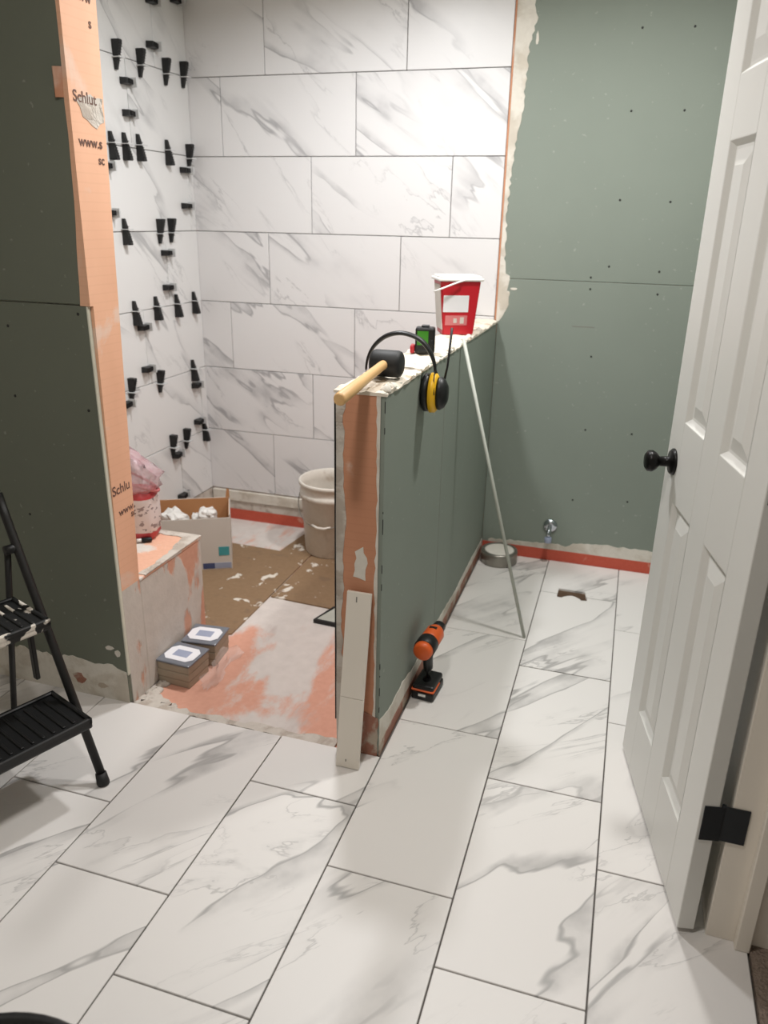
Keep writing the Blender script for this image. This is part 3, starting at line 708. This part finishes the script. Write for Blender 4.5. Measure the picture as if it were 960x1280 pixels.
B().tube(*spline([(x, .0, z) for x, z in pts], [.005, .007, .010, .011, .011, .011, .011, .010, .007, .005, .004]), 12, None, (1., .6)).out('headband', 'black', em)
for sx_ in (1, -1):
    for sy_ in (1, -1): B().tube([(.099*sx_, 0, -.004 if sx_ > 0 else -.05), (.103*sx_, .028*sy_, -.03 if sx_ > 0 else -.085), (.108*sx_, .040*sy_, -.07 if sx_ > 0 else -.125)], .0016, 8).out('yoke', 'black_metal', em)
B().tube([(.118, .02, -.06), (.126, .034, .0), (.132, .042, .105)], [.0035, .003, .0035], 8).out('antenna', 'black', em)

lz = thing('laser_level', 'black laser level with green screen on the half wall', 'laser level', (.243, .50, TOP), math.radians(12))
b = B(); b.box((-.030, -.022, .0), (.030, .022, .078), None, .006, 2).box((-.022, -.026, .0), (.022, .026, .012), None, .003); b.box((-.012, -.012, .078), (.012, .012, .084), None, .002)
b.out('body', 'black', lz)
box('screen', (-.024, -.0232, .026), (.010, -.0215, .068), 'lcd', lz)
box('button', (.016, -.0245, .03), (.024, -.0215, .042), 'hinge', lz, .001); box('foot', (-.045, -.02, .0), (-.031, .02, .024), 'red', lz, .004, 2)

rt = thing('red_tub', 'red plastic tub with white lid and label on the half wall', 'tub', (.226, 1.0, TOP-.004), math.radians(26))
def frustum(w0, d0, w1, d1, z0, z1, x_off=0.):
    t_ = bmesh.new(); lo = [t_.verts.new((x*w0/2, y*d0/2, z0)) for x, y in ((-1, -1), (1, -1), (1, 1), (-1, 1))]; hi = [t_.verts.new((x*w1/2, y*d1/2, z1)) for x, y in ((-1, -1), (1, -1), (1, 1), (-1, 1))]
    t_.faces.new(lo[::-1]); t_.faces.new(hi)
    for i in range(4): t_.faces.new((lo[i], lo[(i+1)%4], hi[(i+1)%4], hi[i]))
    bmesh.ops.bevel(t_, geom=t_.edges[:], offset=.004, segments=2, affect='EDGES'); return t_
b = B(); b.add(frustum(.112, .095, .146, .118, 0, .190)); b.out('body', 'red', rt)
b = B(); b.box((-.082, -.068, .188), (.082, .068, .199), None, .004, 2).box((-.074, -.06, .199), (.074, .06, .206), None, .003, 2); b.out('lid', 'white', rt)
tilt = Matrix.Rotation(math.atan2(.0115, .19), 4, 'X')
fm = Matrix.Translation((0, -.0478, 0)) @ tilt
B().box((-.060, -.0012, .082), (.032, .001, .140), fm).out('label', 'label', rt)
lb = B().box((-.050, -.0012, .036), (.030, .001, .070), fm).out('label', 'pink', rt)
B().box((-.020, -.0018, .044), (-.008, .0, .060), fm).box((.004, -.0018, .042), (.018, .0, .064), fm).out('label_print', 'card_out', lb)
sm_ = Matrix.Translation((-.0565, 0, 0)) @ Matrix.Rotation(-math.atan2(.017, .19), 4, 'Y')
B().box((-.0016, -.046, .02), (.001, .046, .176), sm_).out('side_label', 'card_out', rt)
B().tube([(.01, -.072, .193), (-.03, -.083, .182), (-.07, -.092, .168), (-.105, -.095, .156)], .005, 10, None, (1, .6)).out('handle', 'white', rt)

# ------------------------------------------------------------------ stick
sk = B(); P0, P1 = Vector((.605, .732, 0)), Vector((.309, .758, 1.075))
sk.tube([Vector((0, 0, .002)), (P1-P0)*.5, P1-P0], .0062, 12)
tag(sk.out('leaning_rod', 'rod', None, P0), 'thin grey rod leaning against the half wall', 'rod')

# ------------------------------------------------------------------ drill
dr = thing('cordless_drill', 'orange and black cordless drill standing by the half wall', 'drill', (.352, .268, 0), math.radians(-4))
B().box((-.038, -.052, .0), (.038, .062, .030), None, .007, 2).out('battery', 'black', dr)
B().box((-.036, -.048, .0305), (.036, .058, .052), None, .008, 2).out('base', 'black', dr)
box('base_trim', (-.0385, -.0505, .030), (.0385, .02, .038), 'orange', dr, .003)
box('badge', (-.012, -.0532, .016), (.012, -.0515, .024), 'white', dr)
b = B(); b.tube([(0, .0, .045), (0, .004, .09), (0, -.004, .13), (0, -.006, .165)], [.021, .017, .018, .022], 16, None, (.85, 1.25)); b.out('handle', 'black', dr)
box('trigger', (-.007, .018, .12), (.007, .034, .148), 'black', dr, .004, 2)
AX = Matrix.Translation((0, -.075, .188)) @ Matrix.Rotation(-PI/2, 4, 'X')
B().lathe([(0, 0), (.022, .001), (.030, .008), (.031, .022)], 28, AX).out('rear_cap', 'orange', dr)
B().lathe([(.031, .0222), (.034, .026), (.034, .068), (.031, .072)], 28, AX).out('motor_band', 'black', dr)
b = B(); b.lathe([(.030, .0722), (.032, .08), (.031, .135), (.025, .150), (0, .151)], 28, AX); mh = b.out('motor_housing', 'orange', dr)
B().lathe([(.022, .1512), (.022, .165), (.0205, .168), (.0205, .185), (.012, .196), (.005, .197), (0, .197)], 24, AX).out('chuck', 'black', dr)
box('vent', (-.012, .035, .2175), (.012, .045, .221), 'black', mh)

# ------------------------------------------------------------------ round tin, pipe stub
tn = thing('round_tin', 'low round metal tin with pale top in the alcove corner', 'tin', (.398, 1.392, 0))
B().lathe([(0, 0), (.078, 0), (.082, .004), (.083, .050), (.080, .058), (.074, .060), (.070, .056), (.066, .056), (0, .056)], 40).out('body', 'steel', tn)
B().lathe([(0, .0605), (.040, .0600), (.062, .0585), (.068, .0562)], 36).out('filling', 'pale_fill', tn)
ps = thing('pipe_stub', 'chrome water pipe stub capped low on the green wall', 'pipe', (.605, YB, .165))
B().lathe([(0, 0), (.032, 0), (.031, .005), (.018, .011), (.010, .012)], 28, Matrix.Rotation(PI/2, 4, 'X')).out('escutcheon', 'chrome', ps)
B().tube([(0, -.01, 0), (0, -.035, 0), (0, -.05, -.006), (0, -.058, -.02), (0, -.058, -.034)], .010, 14).out('elbow', 'chrome', ps)
B().lathe([(0, 0), (.014, 0), (.016, .004), (.016, .022), (.012, .026)], 20, Matrix.Translation((0, -.058, -.058))).out('cap', 'pale_blue', ps)

# ------------------------------------------------------------------ step stool
st = thing('step_stool', 'black folding step stool splashed with plaster by the green partition', 'step stool', (-.366, -.441, 0), math.atan2(.93, .37)-PI/2)
# local axes: +y = along width away from the photographer (u), -x = back; the far front foot is the origin
SW = .40
def sp(x, y, z): return (x, y, z)
for y in (0, -SW):
    B().tube([(0, y, .016), (-.16, y, .345), (-.325, y, .69), (-.35, y, .75)], .0115, 14).out('front_leg', 'black_metal', st)
    B().lathe([(0, 0), (.016, 0), (.017, .006), (.0145, .034), (0, .034)], 16, Matrix.Translation((0, y, 0)) @ Matrix.Rotation(-.25, 4, 'Y')).out('foot', 'black_rubber', st)
    yi = y-.022 if y == 0 else y+.022
    B().tube([(-.44, yi, .012), (-.38, yi, .26), (-.30, yi, .60)], .0085, 12).out('rear_leg', 'black_metal', st)
    B().lathe([(0, 0), (.013, 0), (.012, .024), (0, .024)], 14, Matrix.Translation((-.44, yi, 0))).out('foot', 'black_rubber', st)
    B().box((-.255, yi-.006, .24), (-.235, yi+.006, .45), None, .002).out('link', 'black_metal', st)
    B().lathe([(0, -.02), (.013, -.02), (.013, .02), (0, .02)], 14, Matrix.Translation((-.293, (y+yi)/2, .612)) @ Matrix.Rotation(PI/2, 4, 'X')).out('pivot', 'black', st)
B().tube([(-.35, 0, .75), (-.365, -.03, .782), (-.37, -.06, .79), (-.37, -SW+.06, .79), (-.365, -SW+.03, .782), (-.35, -SW, .75)], .0115, 14).out('handle', 'black_metal', st)
B().tube([(-.435, -.022, .05), (-.435, -SW+.022, .05)], .006, 10).out('crossbar', 'black_metal', st)
def tread(x0, x1, z, mat, ribm):
    b = B(); b.box((x0, -SW+.012, z-.032), (x1, -.012, z-.008), None, .006, 2)
    for (a, c_) in (((x0, -SW+.012), (x0+.012, -.012)), ((x1-.012, -SW+.012), (x1, -.012)), ((x0, -SW+.012), (x1, -SW+.024)), ((x0, -.024), (x1, -.012))):
        b.box((a[0], a[1], z-.02), (c_[0], c_[1], z), None, .003)
    o = b.out('tread', mat, st)
    n = 12; rb = B().box((x0+.022, -.004, z-.010), (x1-.022, .004, z-.0035), None, .0015)
    r0 = rb.out('rib', ribm, o, (0, -SW+.05, 0))
    for k in range(1, n): link('rib', r0.data, o, (0, -SW+.05+(SW-.1)*k/(n-1), 0))
tread(-.185, .01, .225, 'black', 'black'); tread(-.330, -.135, .462, 'splash', 'splash')

# ------------------------------------------------------------------ black tub
tub = thing('black_tub', 'round black rubber tub standing on the marble floor', 'tub', (.154, -1.414, .0005))
B().lathe([(0, 0), (.165, 0), (.172, .006), (.196, .30), (.206, .303), (.208, .318), (.202, .324), (.192, .322), (.187, .30), (.166, .010), (0, .008)], 56).out('body', 'black', tub)
b = B()
for s in (-1, 1): B().tube([(s*.20, -.05, .30), (s*.235, -.045, .30), (s*.242, 0, .30), (s*.235, .045, .30), (s*.20, .05, .30)], .008, 10).out('handle', 'black', tub)

# ------------------------------------------------------------------ ceiling fixtures
for i, (l, p, c, s) in enumerate(LIGHTS):
    fx = thing('ceiling_downlight', ['round downlight in the ceiling above the shower', 'round downlight in the ceiling above the alcove', 'round downlight in the ceiling above the entry floor'][i], 'ceiling light', (l[0], l[1], CEIL), 0, 'ceiling downlights')
    B().lathe([(.078, 0), (.098, -.001), (.100, -.006), (.094, -.011), (.080, -.008)], 40, None, True, False).out('trim_ring', 'white', fx)
    B().lathe([(0, -.004), (.079, -.004), (.079, -.001), (0, -.001)], 40).out('lens', 'lens', fx)
